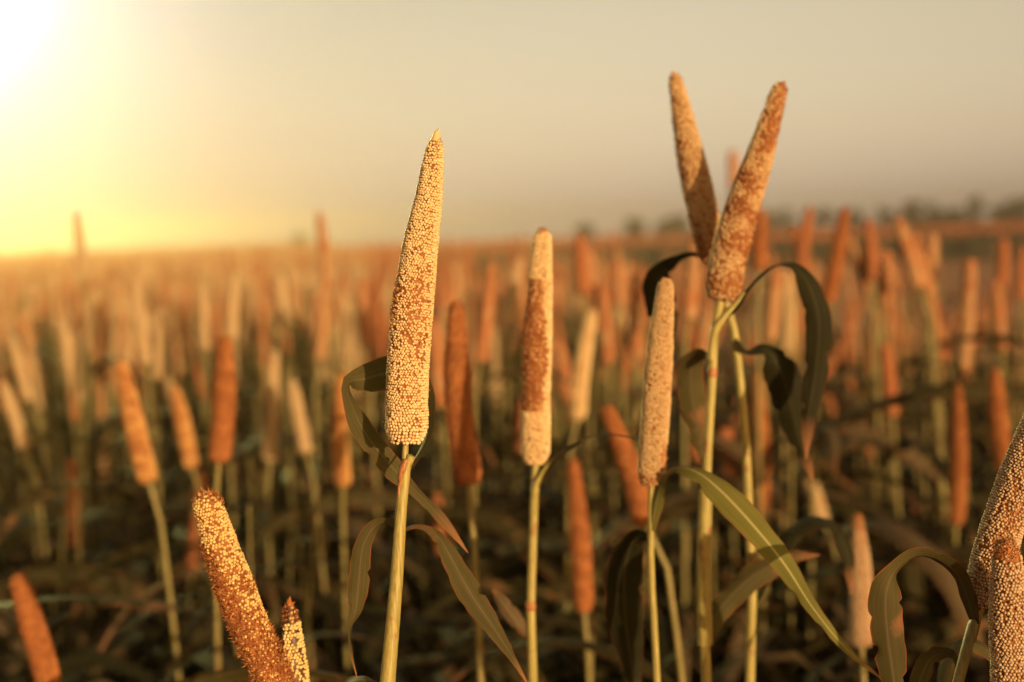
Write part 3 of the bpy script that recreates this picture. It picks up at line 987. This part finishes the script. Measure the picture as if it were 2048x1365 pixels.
add_leaf(t, root, [(1948, 1248, .962, 10, 40), (1936, 1200, .958, 18, 35), (1915, 1150, .955, 22, 50), (1875, 1118, .95, 22, 58), (1830, 1112, .945, 20, 64), (1790, 1142, .94, 24, 60), (1772, 1190, .938, 32, 8), (1774, 1260, .938, 33, 0), (1785, 1340, .938, 28, 0), (1800, 1440, .938, 12, 0), (1805, 1500, .938, 1, 0)],
         'leaf', 48, 64, label='broad leaf arched over and hanging down')
add_leaf(t, root, [(1925, 1350, .965, 6, 40), (1900, 1310, .985, 14, 50), (1860, 1320, 1.0, 20, 30), (1830, 1390, 1.0, 18, 20), (1815, 1460, 1.0, 2, 0)], 'leaf', 49, 36)
add_leaf(t, root, [(1880, 1420, 1.05, 10, 40), (1892, 1330, 1.06, 20, 40), (1930, 1285, 1.06, 22, 50), (1985, 1310, 1.06, 16, 50), (2020, 1370, 1.06, 3, 40)], 'leaf', 50, 36)

# ------------------------------------------------------------------ blurred plants, each picked out of the photograph
def head_mesh(seed, mat, tip, blunt, dent=0.04, cut=False):
    """a head of unit kind: 0.25 m long along +Z, 14 mm radius, for the out of focus plants"""
    r = np.random.default_rng(seed)
    mb = MB()
    n, sg = 56, 22
    t_ = np.linspace(0, 1, n)
    bend = r.uniform(-.008, .008, 2)
    Pn = np.stack([bend[0] * t_ ** 2, bend[1] * t_ ** 2, t_ * .25], 1)
    th = np.arange(sg) / sg * 2 * math.pi
    pr = prof_width(t_, tip, blunt, .82) * .014
    X = np.stack([np.cos(th)[None] * pr[:, None] + Pn[:, 0:1], np.sin(th)[None] * pr[:, None] + Pn[:, 1:2], np.broadcast_to(Pn[:, 2:3], (n, sg))], -1)
    k = smooth_noise(X.reshape(-1, 3), 140, seed).reshape(n, sg) * dent + r.normal(0, .05, (n, sg))
    X[..., 0] += (X[..., 0] - Pn[:, 0:1]) * k
    X[..., 1] += (X[..., 1] - Pn[:, 1:2]) * k
    i, j = np.meshgrid(np.arange(n - 1), np.arange(sg), indexing='ij')
    kk = (j + 1) % sg
    F = np.stack([i * sg + j, i * sg + kk, (i + 1) * sg + kk, (i + 1) * sg + j], -1).reshape(-1, 4)
    mb.add(X.reshape(-1, 3), F)
    mb.add(np.vstack([X[0], Pn[:1]]), np.stack([(np.arange(sg) + 1) % sg, np.arange(sg), np.full(sg, sg)], 1))
    mb.add(np.vstack([X[-1], Pn[-1:]]), np.stack([np.arange(sg), (np.arange(sg) + 1) % sg, np.full(sg, sg)], 1))
    return mb.mesh('seed_head', [M[mat]])


HEADS = {}
for k, mt_ in (('c', 'far_cream'), ('m', 'far_mixed'), ('r', 'far_rust')):
    HEADS[k] = [head_mesh(100 + i * 7 + ord(k), mt_, tp, bl) for i, (tp, bl) in enumerate(((.25, .62), (.40, .52), (.20, .68), (.50, .50)))]


def leaf_mesh(seed, mat, length, half, rise, droop, twist=0.0):
    """a blade leaving the stem at the origin towards +X"""
    r = np.random.default_rng(seed)
    n = 22
    s_ = np.linspace(0, 1, n)
    elev = rise - (rise + droop) * s_ ** 1.15
    ds = length / (n - 1)
    x = np.concatenate(([0], np.cumsum(np.cos(elev[:-1]) * ds)))
    z = np.concatenate(([0], np.cumsum(np.sin(elev[:-1]) * ds)))
    y = 0.04 * length * np.sin(s_ * 4 + r.uniform(0, 6)) * s_
    Pn = np.stack([x, y, z], 1)
    tw = twist * s_ + 0.25 * np.sin(s_ * 5 + r.uniform(0, 6))
    T = nz(np.gradient(Pn, axis=0))
    s0 = np.tile(np.array((0, 1.0, 0)), (n, 1))
    u0 = nz(np.cross(T, s0))
    side = s0 * np.cos(tw)[:, None] + u0 * np.sin(tw)[:, None]
    h = half * np.minimum(1, .35 + s_ * 4) * (1 - s_ ** 2.6) + .0004
    mb = MB()
    blade(mb, Pn, h, side, across=5, fold=.3, wave=.16, seed=seed)
    return mb.mesh('leaf', [M[mat]], uv=True)


LEAVES = []
for i in range(12):
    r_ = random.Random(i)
    LEAVES.append(leaf_mesh(200 + i, ('leaf_shaded', 'leaf_dry', 'leaf_shaded', 'leaf_dark')[i % 4], r_.uniform(.42, .70), r_.uniform(.015, .024), R(r_.uniform(20, 52)), R(r_.uniform(45, 90)), r_.uniform(-1.6, 1.6)))


def put_leaves(t, Pstem, root, n, rnd, hi=0.97, lo=0.45):
    """leaves along a stem given as world points, highest point first"""
    D = resample(Pstem, 40)[::-1]      # soil first
    a0 = rnd.uniform(0, 6.28)
    for k in range(n):
        f = hi - (hi - lo) * (k / max(1, n - 1)) + rnd.uniform(-.03, .03)
        p = D[int(np.clip(f, 0, 1) * 39)] - np.array(root)
        o = link('leaf', rnd.choice(LEAVES), t, p)
        o.rotation_euler = (rnd.uniform(-.2, .2), rnd.uniform(-.2, .2), a0 + k * math.pi + rnd.uniform(-.6, .6))
        s_ = rnd.uniform(.75, 1.15) * (.8 if k == 0 else 1)
        o.scale = (s_, s_, s_)


TILLERS = []


def put_tillers(t, root, n, rnd, top):
    """thin side stems that rise from the same foot and carry no head"""
    if not TILLERS:
        for k in range(5):
            r = random.Random(900 + k)
            mb = MB()
            a, b = r.uniform(.05, .16), r.uniform(-.05, .05)
            tube(mb, resample(np.array([(0.01, 0, 0), (a * .6, b, .35), (a, b * .5, .7), (a * 1.25, -b, 1.0)]), 16), np.linspace(.0036, .0014, 16), 6)
            TILLERS.append(mb.mesh('side_stem', [M['stem_dry']]))
    for _ in range(n):
        o = link('side_stem', rnd.choice(TILLERS), t, (0, 0, 0))
        o.rotation_euler.z = rnd.uniform(0, 6.28)
        o.scale = (1, 1, top * rnd.uniform(.72, 1.0))


def head_between(t, kind, B_, T_, rad, root, rnd):
    v = Vector(T_) - Vector(B_)
    o = link('seed_head', rnd.choice(HEADS[kind]), t, Vector(B_) - root)
    q_ = v.to_track_quat('Z', 'Y')
    o.rotation_mode = 'QUATERNION'
    from mathutils import Quaternion
    o.rotation_quaternion = q_ @ Quaternion((0, 0, 1), rnd.uniform(0, 6.28))
    o.scale = (rad / .014, rad / .014, v.length / .25)
    return o


# tip x, tip y, base x, base y, width px, kind, label
MID = [
    (912, 603, 938, 968, 56, 'r', 'thick dark rust head out of focus just right of the tallest grainy head'),
    (1146, 918, 1168, 1222, 42, 'r', 'dark rust head hanging low beneath the thin arching leaf'),
    (1212, 812, 1290, 1050, 48, 'r', 'red rust head leaning left, tucked behind the smooth cream head'),
    (1602, 905, 1645, 1045, 30, 'c', 'small cream head leaning left below the drooping dark leaves'),
    (34, 1152, 100, 1372, 50, 'r', 'bright orange head leaning left in the bottom left corner'),
    (241, 722, 297, 965, 42, 'm', 'broad orange head leaning left among the golden rows'),
    (349, 772, 384, 937, 32, 'm', 'short orange head leaning left beside the broad orange one'),
    (449, 672, 438, 922, 44, 'r', 'upright rust head standing above the leaning rust bristled head'),
    (546, 698, 540, 922, 30, 'c', 'slim upright cream head left of the folded leaf'),
    (584, 758, 612, 907, 30, 'c', 'short cream head leaning left beside the slim upright cream one'),
    (683, 745, 686, 972, 36, 'm', 'pale orange head just left of the folded leaf'),
    (148, 913, 150, 1097, 26, 'r', 'lone slim rust head above the bottom left corner'),
    (402, 945, 386, 1142, 28, 'r', 'dull rust head half hidden by the tip of the leaning bristled head'),
    (8, 758, 48, 895, 28, 'c', 'cream head leaning left at the left edge'),
    (18, 672, 58, 800, 24, 'c', 'faint cream head higher up at the left edge'),
    (110, 985, 112, 1065, 17, 'r', 'tiny rust head beside the lone slim rust one'),
    (154, 425, 168, 560, 20, 'c', 'lone yellow head rising above the field under the bright glow'),
    (641, 422, 655, 580, 22, 'm', 'lone orange head rising above the horizon left of the tallest head'),
    (1460, 300, 1476, 470, 22, 'm', 'distant head showing between the crossed pair'),
    (866, 635, 882, 812, 28, 'm', 'blurred tan head touching the right side of the tallest grainy head'),
    (985, 530, 962, 722, 30, 'm', 'blurred orange head leaning right, left of the slender cream topped head'),
    (1033, 515, 1022, 650, 24, 'c', 'blurred pale head tight against the slender cream topped head'),
    (1122, 675, 1142, 842, 27, 'm', 'left head of the small blurred V right of the slender head'),
    (1186, 618, 1155, 838, 34, 'c', 'bright cream right head of the small blurred V'),
    (1207, 565, 1216, 730, 25, 'm', 'slim blurred head just right of the small V'),
    (1238, 502, 1240, 612, 25, 'm', 'short blurred head against the dark band of the far crop'),
    (1272, 545, 1274, 715, 28, 'm', 'blurred upright head left of the smooth cream head'),
    (1156, 470, 1166, 590, 28, 'r', 'rust head below the small round tree'),
    (1178, 495, 1188, 640, 25, 'm', 'blurred head leaning left behind the bright cream one of the V'),
    (1392, 455, 1378, 640, 30, 'm', 'blurred head under the left leaning crossed head'),
    (1420, 612, 1402, 715, 26, 'm', 'blurred orange head between smooth cream head and crossed stems'),
    (1378, 640, 1388, 720, 22, 'r', 'small rust head behind the crossed stems'),
    (1524, 420, 1520, 540, 32, 'm', 'blurred orange head right behind the right leaning crossed head'),
    (1552, 535, 1540, 680, 30, 'm', 'blurred tan head under the arch of the drooping dark leaf'),
    (1582, 540, 1574, 705, 28, 'c', 'pale blurred head inside the arch of the drooping dark leaf'),
    (1584, 455, 1608, 540, 22, 'r', 'left leaning rust head above the drooping dark leaf'),
    (1616, 412, 1602, 530, 24, 'r', 'rust head crossing the horizon above the drooping dark leaf'),
    (1690, 415, 1656, 605, 32, 'r', 'tall rust head leaning right, crossing the horizon'),
    (1704, 475, 1737, 580, 23, 'm', 'left leaning head right of the tall rust one'),
    (1741, 438, 1745, 560, 24, 'r', 'upright rust head in front of the far crop'),
    (1772, 500, 1764, 610, 26, 'm', 'pale head standing over the left end of the bare soil'),
    (1798, 432, 1836, 575, 28, 'm', 'left leaning head below the broad dome tree'),
    (1828, 468, 1852, 580, 25, 'm', 'second left leaning head below the broad dome tree'),
    (1868, 468, 1860, 620, 25, 'm', 'upright head forming a V below the broad dome tree'),
    (1846, 560, 1888, 722, 26, 'r', 'dark rust head leaning left in front of the bare soil'),
    (1946, 518, 1932, 640, 26, 'm', 'pale orange head standing in front of the bare soil'),
    (1936, 610, 1924, 790, 25, 'm', 'orange head directly below the pale one by the bare soil'),
    (2005, 475, 2004, 570, 24, 'r', 'rust head in front of the far crop near the right edge'),
    (2044, 490, 2040, 600, 22, 'r', 'rust head cut by the right edge below the bushy tree'),
    (1984, 560, 2004, 700, 24, 'm', 'thin head leaning left on the right end of the bare soil'),
    (1916, 770, 1912, 1048, 34, 'r', 'bright red rust head standing left of the tan pair'),
    (1990, 740, 2014, 955, 38, 'm', 'orange head leaning left just above the tan pair'),
    (1882, 830, 1874, 990, 22, 'm', 'dull slim head left of the bright red rust one'),
    (1772, 685, 1784, 830, 28, 'r', 'dim rust head low under the broad dome tree'),
    (1745, 850, 1728, 1000, 22, 'r', 'dim slim head above the pale pinkish one'),
    (1838, 960, 1822, 1110, 24, 'r', 'dim leaning head above the arched leaf'),
    (1512, 745, 1520, 1025, 34, 'r', 'rust head right behind the crossed stems'),
    (1452, 840, 1462, 1000, 28, 'r', 'dim rust head seen between the crossed stems'),
    (1372, 800, 1402, 960, 26, 'r', 'dim left leaning rust head left of the crossed stems'),
    (1045, 800, 1040, 905, 22, 'r', 'dim rust head touching the left foot of the slender head'),
    (215, 1265, 228, 1370, 24, 'r', 'dim dull head near the bottom left corner'),
    (875, 985, 880, 1110, 26, 'r', 'dim rust head right of the straw stem'),
    (322, 615, 318, 760, 28, 'c', 'yellow cream head above the broad orange one'),
    (275, 560, 292, 730, 26, 'c', 'leaning yellow cream head above the broad orange one'),
    (190, 580, 178, 700, 24, 'c', 'yellow head leaning right in the golden rows at the left'),
    (122, 640, 148, 780, 24, 'c', 'yellow cream head leaning left in the golden rows at the left'),
    (725, 560, 735, 690, 26, 'm', 'orange head left of the tallest grainy head'),
    (655, 560, 640, 720, 26, 'm', 'orange head under the lone orange one'),
    (560, 545, 566, 660, 24, 'c', 'golden head above the slim upright cream one'),
    (470, 545, 462, 680, 26, 'c', 'golden head above the upright rust one'),
    (405, 565, 412, 700, 25, 'c', 'golden head left of the upright rust one'),
]
rnd = random.Random(77)
placed = []
for (tx, ty, bx, by, w, kd, lb) in MID:
    d = FPX * rnd.uniform(.026, .029) / w
    B_, T_ = np.array(at(bx, by, d)), np.array(at(tx, ty, d * rnd.uniform(.985, 1.015)))
    ax = nz(T_ - B_)
    lo = B_ - ax * .10
    foot = np.array((lo[0] - ax[0] * .25, lo[1] - ax[1] * .1 + rnd.uniform(-.05, .05), 0))
    Pn = np.array([B_ + ax * .01, lo, lo * .5 + foot * .5 + np.array((-ax[0] * .06, 0, 0)), foot])
    root = Vector((foot[0], foot[1], 0))
    t = thing('millet_plant', lb, 'millet plant', root, GROUP)
    mb = MB()
    tube(mb, resample(Pn, 24), np.linspace(.0032, .0050, 24), 8)
    link('stem', mb.mesh('stem', [M['stem_dry']], origin=root), t)
    hr = w * d / FPX / 2 * rnd.uniform(.96, 1.04)
    if w >= 32:
        if kd == 'm' and bx > 900:
            kd = 'r'
        k0, kn = {'c': (-.02, .5), 'm': (.42, .9), 'r': (.80, .55)}[kd]
        sag = np.array(CR) * rnd.uniform(-.006, .006)
        seed_head(t, root, np.array([B_, B_ * .62 + T_ * .38 + sag, B_ * .25 + T_ * .75 + sag * .6, T_]), hr,
                  lambda t_, c_, n_: np.clip(k0 + kn * n_ - .15 * c_ + .3 * (t_ > .95), 0, 1), s=.0026, seed=300 + len(placed),
                  tip=rnd.uniform(.35, .6), blunt=rnd.uniform(.45, .6), grain={'c': 'grain', 'm': 'grain_amber', 'r': 'grain_rust'}[kd], chaff=1.2, chaff_len=.0046,
                  chaff_mat='chaff_red' if kd == 'r' else 'chaff')
    else:
        head_between(t, kd, B_, T_, hr, root, rnd)
    put_leaves(t, Pn, root, 9 if d < 3.4 else 6, rnd, hi=.86, lo=.40)
    put_tillers(t, root, 2, rnd, B_[2])
    placed.append((foot[0], foot[1]))

# ------------------------------------------------------------------ the rest of the field
def in_field(x, y):
    """the millet plot: its far edge runs off to the left"""
    a = x / y
    edge = np.interp(a, [-.30, -.17, -.12, -.06, 0, .15, .40], [62, 62, 34, 17, 10.5, 7.6, 6.6])
    return y < edge + 0.3 * math.sin(x * 4.1)


cand = []
rr_ = random.Random(9)
y = 2.55
while y < 60:
    step = .34 if y < 3.4 else .23 if y < 20 else .45
    half = .42 * y + .5
    x = -half + rr_.uniform(0, .3)
    while x < half:
        X, Y = x + rr_.gauss(0, .09), y + rr_.gauss(0, .10)
        if in_field(X, Y) and not (X / Y > .10 and rr_.random() < .40) and all((X - a) ** 2 + (Y - b) ** 2 > .035 for a, b in placed):
            cand.append((math.hypot(X, Y), X, Y))
        x += (rr_.uniform(.26, .44) if y < 3.4 else rr_.uniform(.12, .22)) * (1 if y < 20 else 1.4)
    y += step
BUSY = [(min(m[0], m[2]) - 34, max(m[0], m[2]) + 34, m[1] - 30, m[3] + 30) for m in MID] + [(740, 900, 240, 960), (370, 640, 950, 1365), (1030, 1120, 430, 960), (1270, 1360, 530, 990), (1320, 1590, 130, 620), (1680, 1760, 1010, 1300)]


def clear(c):
    """keep the near rows from crowding the plants picked out of the photograph"""
    if c[0] > 3.9:
        return True
    v = Vector((c[1], c[2], 1.58)) - EYE
    d = v.dot(fwd)
    px, py = 1024 + FPX * v.dot(CR) / d, 682.5 - FPX * v.dot(CU) / d
    return not any(a - 10 < px < b + 10 and y0 - 110 < py < y1 + 110 for a, b, y0, y1 in BUSY)


cand = [c for c in cand if clear(c)]
cand.sort()
N_OWN = 292 - len(placed) - 9
near, rest = cand[:N_OWN], cand[N_OWN:]


def stem_mesh(seed, mat):
    r = random.Random(seed)
    mb = MB()
    b = r.uniform(-.03, .03)
    tube(mb, resample(np.array([(0, 0, 1.0), (b, -b * .5, .66), (b * .6, b, .33), (0, 0, 0)]), 18), np.linspace(.0034, .0055, 18), 8)
    return mb.mesh('stem', [M[mat]])


STEMS = [stem_mesh(i, ('stem_dry', 'stem_dry', 'stem_dry', 'stem')[i % 4]) for i in range(4)]
KIND_WORD = {'c': 'pale cream', 'm': 'mottled orange', 'r': 'dark rust'}


def plant_dims(r, dist):
    top = 1.76 - abs(r.gauss(.0, .11))
    if r.random() < .05 and dist < 30:
        top += .13
    if dist > 4.5:
        top += .04
    if dist > 30:
        top += .09
    hl = r.uniform(.16, .34)
    return top, hl


for i, (dist, X, Y) in enumerate(near):
    r = random.Random(1000 + i)
    top, hl = plant_dims(r, dist)
    kd = r.choices('cmr', (.55, .35, .10) if X < -.1 * Y else (.10, .36, .54))[0]  # left heads picked paler, in place of the golden glare there
    tilt = r.gauss(0, 10)
    hb = top - hl * math.cos(R(tilt))
    lean_word = 'leaning' if abs(tilt) > 8 else 'upright'
    size_word = 'long' if hl > .235 else 'short'
    where = 'left' if X / Y < -.13 else 'right' if X / Y > .13 else 'middle'
    row = 'nearer' if dist < 4.2 else 'mid' if dist < 6 else 'farther'
    t = thing('millet_plant', f'blurred millet plant, {size_word} {lean_word} {KIND_WORD[kd]} head, in the {row} rows of the {where} field', 'millet plant', (X, Y, 0), GROUP)
    so = link('stem', r.choice(STEMS), t)
    so.scale = (1, 1, hb + .01)
    so.rotation_euler.z = r.uniform(0, 6.28)
    B_ = np.array((X, Y, hb))
    a_ = r.uniform(-.5, .5)
    T_ = B_ + np.array((math.sin(R(tilt)) * math.cos(a_), math.sin(R(tilt)) * math.sin(a_), math.cos(R(tilt)))) * hl
    head_between(t, kd, B_, T_, r.uniform(.0078, .0120), Vector((X, Y, 0)), r)
    put_leaves(t, np.array([(X, Y, hb), (X, Y, hb * .6), (X, Y, hb * .3), (X, Y, 0)]), (X, Y, 0), 6, r, hi=.84, lo=.42)
    put_tillers(t, Vector((X, Y, 0)), 1, r, hb)


def rest_of_field():
    """every plant past the first three hundred, as one body"""
    r = np.random.default_rng(31)
    mb = MB()
    mats = [M['far_cream'], M['far_mixed'], M['far_rust'], M['stem_dry'], M['leaf'], M['leaf_dry']]
    sg, n = 8, 7
    th = np.arange(sg) / sg * 2 * math.pi
    tt = np.array([0, .06, .3, .55, .78, .94, 1.0])
    pr = np.array([.75, 1, 1, .92, .76, .5, .08])
    i, j = np.meshgrid(np.arange(n - 1), np.arange(sg), indexing='ij')
    kk = (j + 1) % sg
    HF = np.stack([i * sg + j, i * sg + kk, (i + 1) * sg + kk, (i + 1) * sg + j], -1).reshape(-1, 4)
    for q_, (dist, X, Y) in enumerate(rest):
        rr = random.Random(5000 + q_)
        top, hl = plant_dims(rr, dist)
        rad = rr.uniform(.0085, .0122) * (1 if dist < 20 else 1.25)
        tilt, a_ = R(rr.gauss(0, 9)), rr.uniform(0, 6.28)
        ax = np.array((math.sin(tilt) * math.cos(a_), math.sin(tilt) * math.sin(a_), math.cos(tilt)))
        B_ = np.array((X, Y, top - hl))
        ring = np.stack([np.cos(th), np.sin(th), np.zeros(sg)], -1)
        V = B_ + ax * (tt * hl)[:, None, None] + ring[None] * (pr * rad)[:, None, None]
        mb.add(V.reshape(-1, 3), HF, rr.choices((0, 1, 2), (.55, .35, .10) if X < -.1 * Y else (.10, .36, .54))[0])  # same paler mix on the left, standing in for glare
        c_ = np.array(((-1, -1, 0), (1, -1, 0), (1, 1, 0), (-1, 1, 0))) * .0045
        V = np.vstack([c_ + np.array((X, Y, 0)), c_ * .7 + B_])
        mb.add(V, [(0, 1, 5, 4), (1, 2, 6, 5), (2, 3, 7, 6), (3, 0, 4, 7)], 3)
        for k in range(4):
            az = rr.uniform(0, 6.28)
            d = np.array((math.cos(az), math.sin(az), 0)); s_ = np.array((-d[1], d[0], 0))
            z = (top - hl) * (.84 - .12 * k + rr.uniform(-.03, .03))
            ln = rr.uniform(.3, .55); w = rr.uniform(.012, .022)
            pts = [(0, 0, .5), (.22, .22, 1), (.5, .30, 1), (.8, .16, .7), (1.0, -.12, .05)]
            V = []
            for (u, v, f) in pts:
                c0 = np.array((X, Y, z)) + d * u * ln + np.array((0, 0, v * ln))
                V += [c0 - s_ * w * f, c0 + s_ * w * f]
            uv = [(e, p[0]) for p in pts for e in (0.2, .8)]
            mb.add(V, [(2 * m, 2 * m + 1, 2 * m + 3, 2 * m + 2) for m in range(4)], rr.choice((4, 4, 5)), uv=uv)
    o = link('millet_crop', mb.mesh('millet_crop', mats, uv=True))
    o['kind'] = 'stuff'
    o['label'] = 'far rows of millet merging into one mass towards the horizon'
    o['category'] = 'millet crop'


rest_of_field()
print('plants', len(placed), len(near), len(rest))

def shade_undergrowth():
    """leaf blades added over the soil to darken the foot of the field"""
    r = np.random.default_rng(17)
    mb = MB()
    n = 15000
    y = 1.5 + 12.5 * r.random(n) ** 1.25
    x = (r.random(n) - .5) * 2 * (.45 * y + .4)
    ok = np.array([in_field(a, b) for a, b in zip(x, y)])
    x, y = x[ok], y[ok]
    n = len(x)
    h = r.uniform(.25, 1.18, n)
    ln = r.uniform(.3, .62, n)
    w = r.uniform(.007, .019, n)
    az = r.uniform(0, 6.283, n)
    d = np.stack([np.cos(az), np.sin(az), np.zeros(n)], 1)
    sv = np.stack([-np.sin(az), np.cos(az), r.uniform(-.7, .7, n)], 1)
    pts = [(0, -.30, .35), (.10, .10, .8), (.28, .30, 1), (.52, .34, 1), (.78, .18, .75), (.98, -.10, .06)]
    base = np.stack([x, y, h], 1)
    V = []
    for u, v, f in pts:
        c0 = base + d * (u * ln)[:, None] + np.array((0, 0, 1.0)) * (v * ln)[:, None]
        V += [c0 - sv * (w * f)[:, None], c0 + sv * (w * f)[:, None]]
    V = np.stack(V, 1)
    k = len(pts)
    uv = np.tile(np.array([(e, i / (k - 1)) for i in range(k) for e in (0.12, .88)]), (n, 1))
    o_ = (np.arange(n) * 2 * k)[:, None, None]
    F = (o_ + np.array([(2 * m, 2 * m + 1, 2 * m + 3, 2 * m + 2) for m in range(k - 1)])[None]).reshape(-1, 4)
    mb.add(V.reshape(-1, 3), F, 0, uv=uv)
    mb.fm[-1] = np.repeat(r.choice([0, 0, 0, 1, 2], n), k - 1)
    o = link('shade_undergrowth', mb.mesh('shade_undergrowth', [M['leaf_shaded'], M['leaf_dark'], M['leaf_dry']], uv=True))
    o['kind'] = 'stuff'
    o['label'] = 'tangle of dark blades added to darken the foot of the millet field'
    o['category'] = 'shade_undergrowth'


shade_undergrowth()

# ------------------------------------------------------------------ evening haze
HAZE = True
if HAZE:
    mb = MB()
    x0, x1, y0, y1, z0, z1 = -70, 70, -24, 137, -1.1, 3.85
    V = [(x0, y0, z0), (x1, y0, z0), (x1, y1, z0), (x0, y1, z0), (x0, y0, z1), (x1, y0, z1), (x1, y1, z1), (x0, y1, z1)]
    mb.add(V, [(3, 2, 1, 0), (4, 5, 6, 7), (0, 1, 5, 4), (1, 2, 6, 5), (2, 3, 7, 6), (3, 0, 4, 7)])
    m = bpy.data.materials.new('haze')
    m.use_nodes = True
    m.node_tree.nodes.clear()
    vo = m.node_tree.nodes.new('ShaderNodeVolumePrincipled')
    vo.inputs['Color'].default_value = (0.80, 0.58, 0.37, 1)
    vo.inputs['Density'].default_value = 0.0068
    vo.inputs['Anisotropy'].default_value = 0.88
    oo = m.node_tree.nodes.new('ShaderNodeOutputMaterial')
    m.node_tree.links.new(vo.outputs[0], oo.inputs['Volume'])
    hz_o = link('haze', mb.mesh('haze', [m], smooth=False))
    hz_o['kind'] = 'stuff'
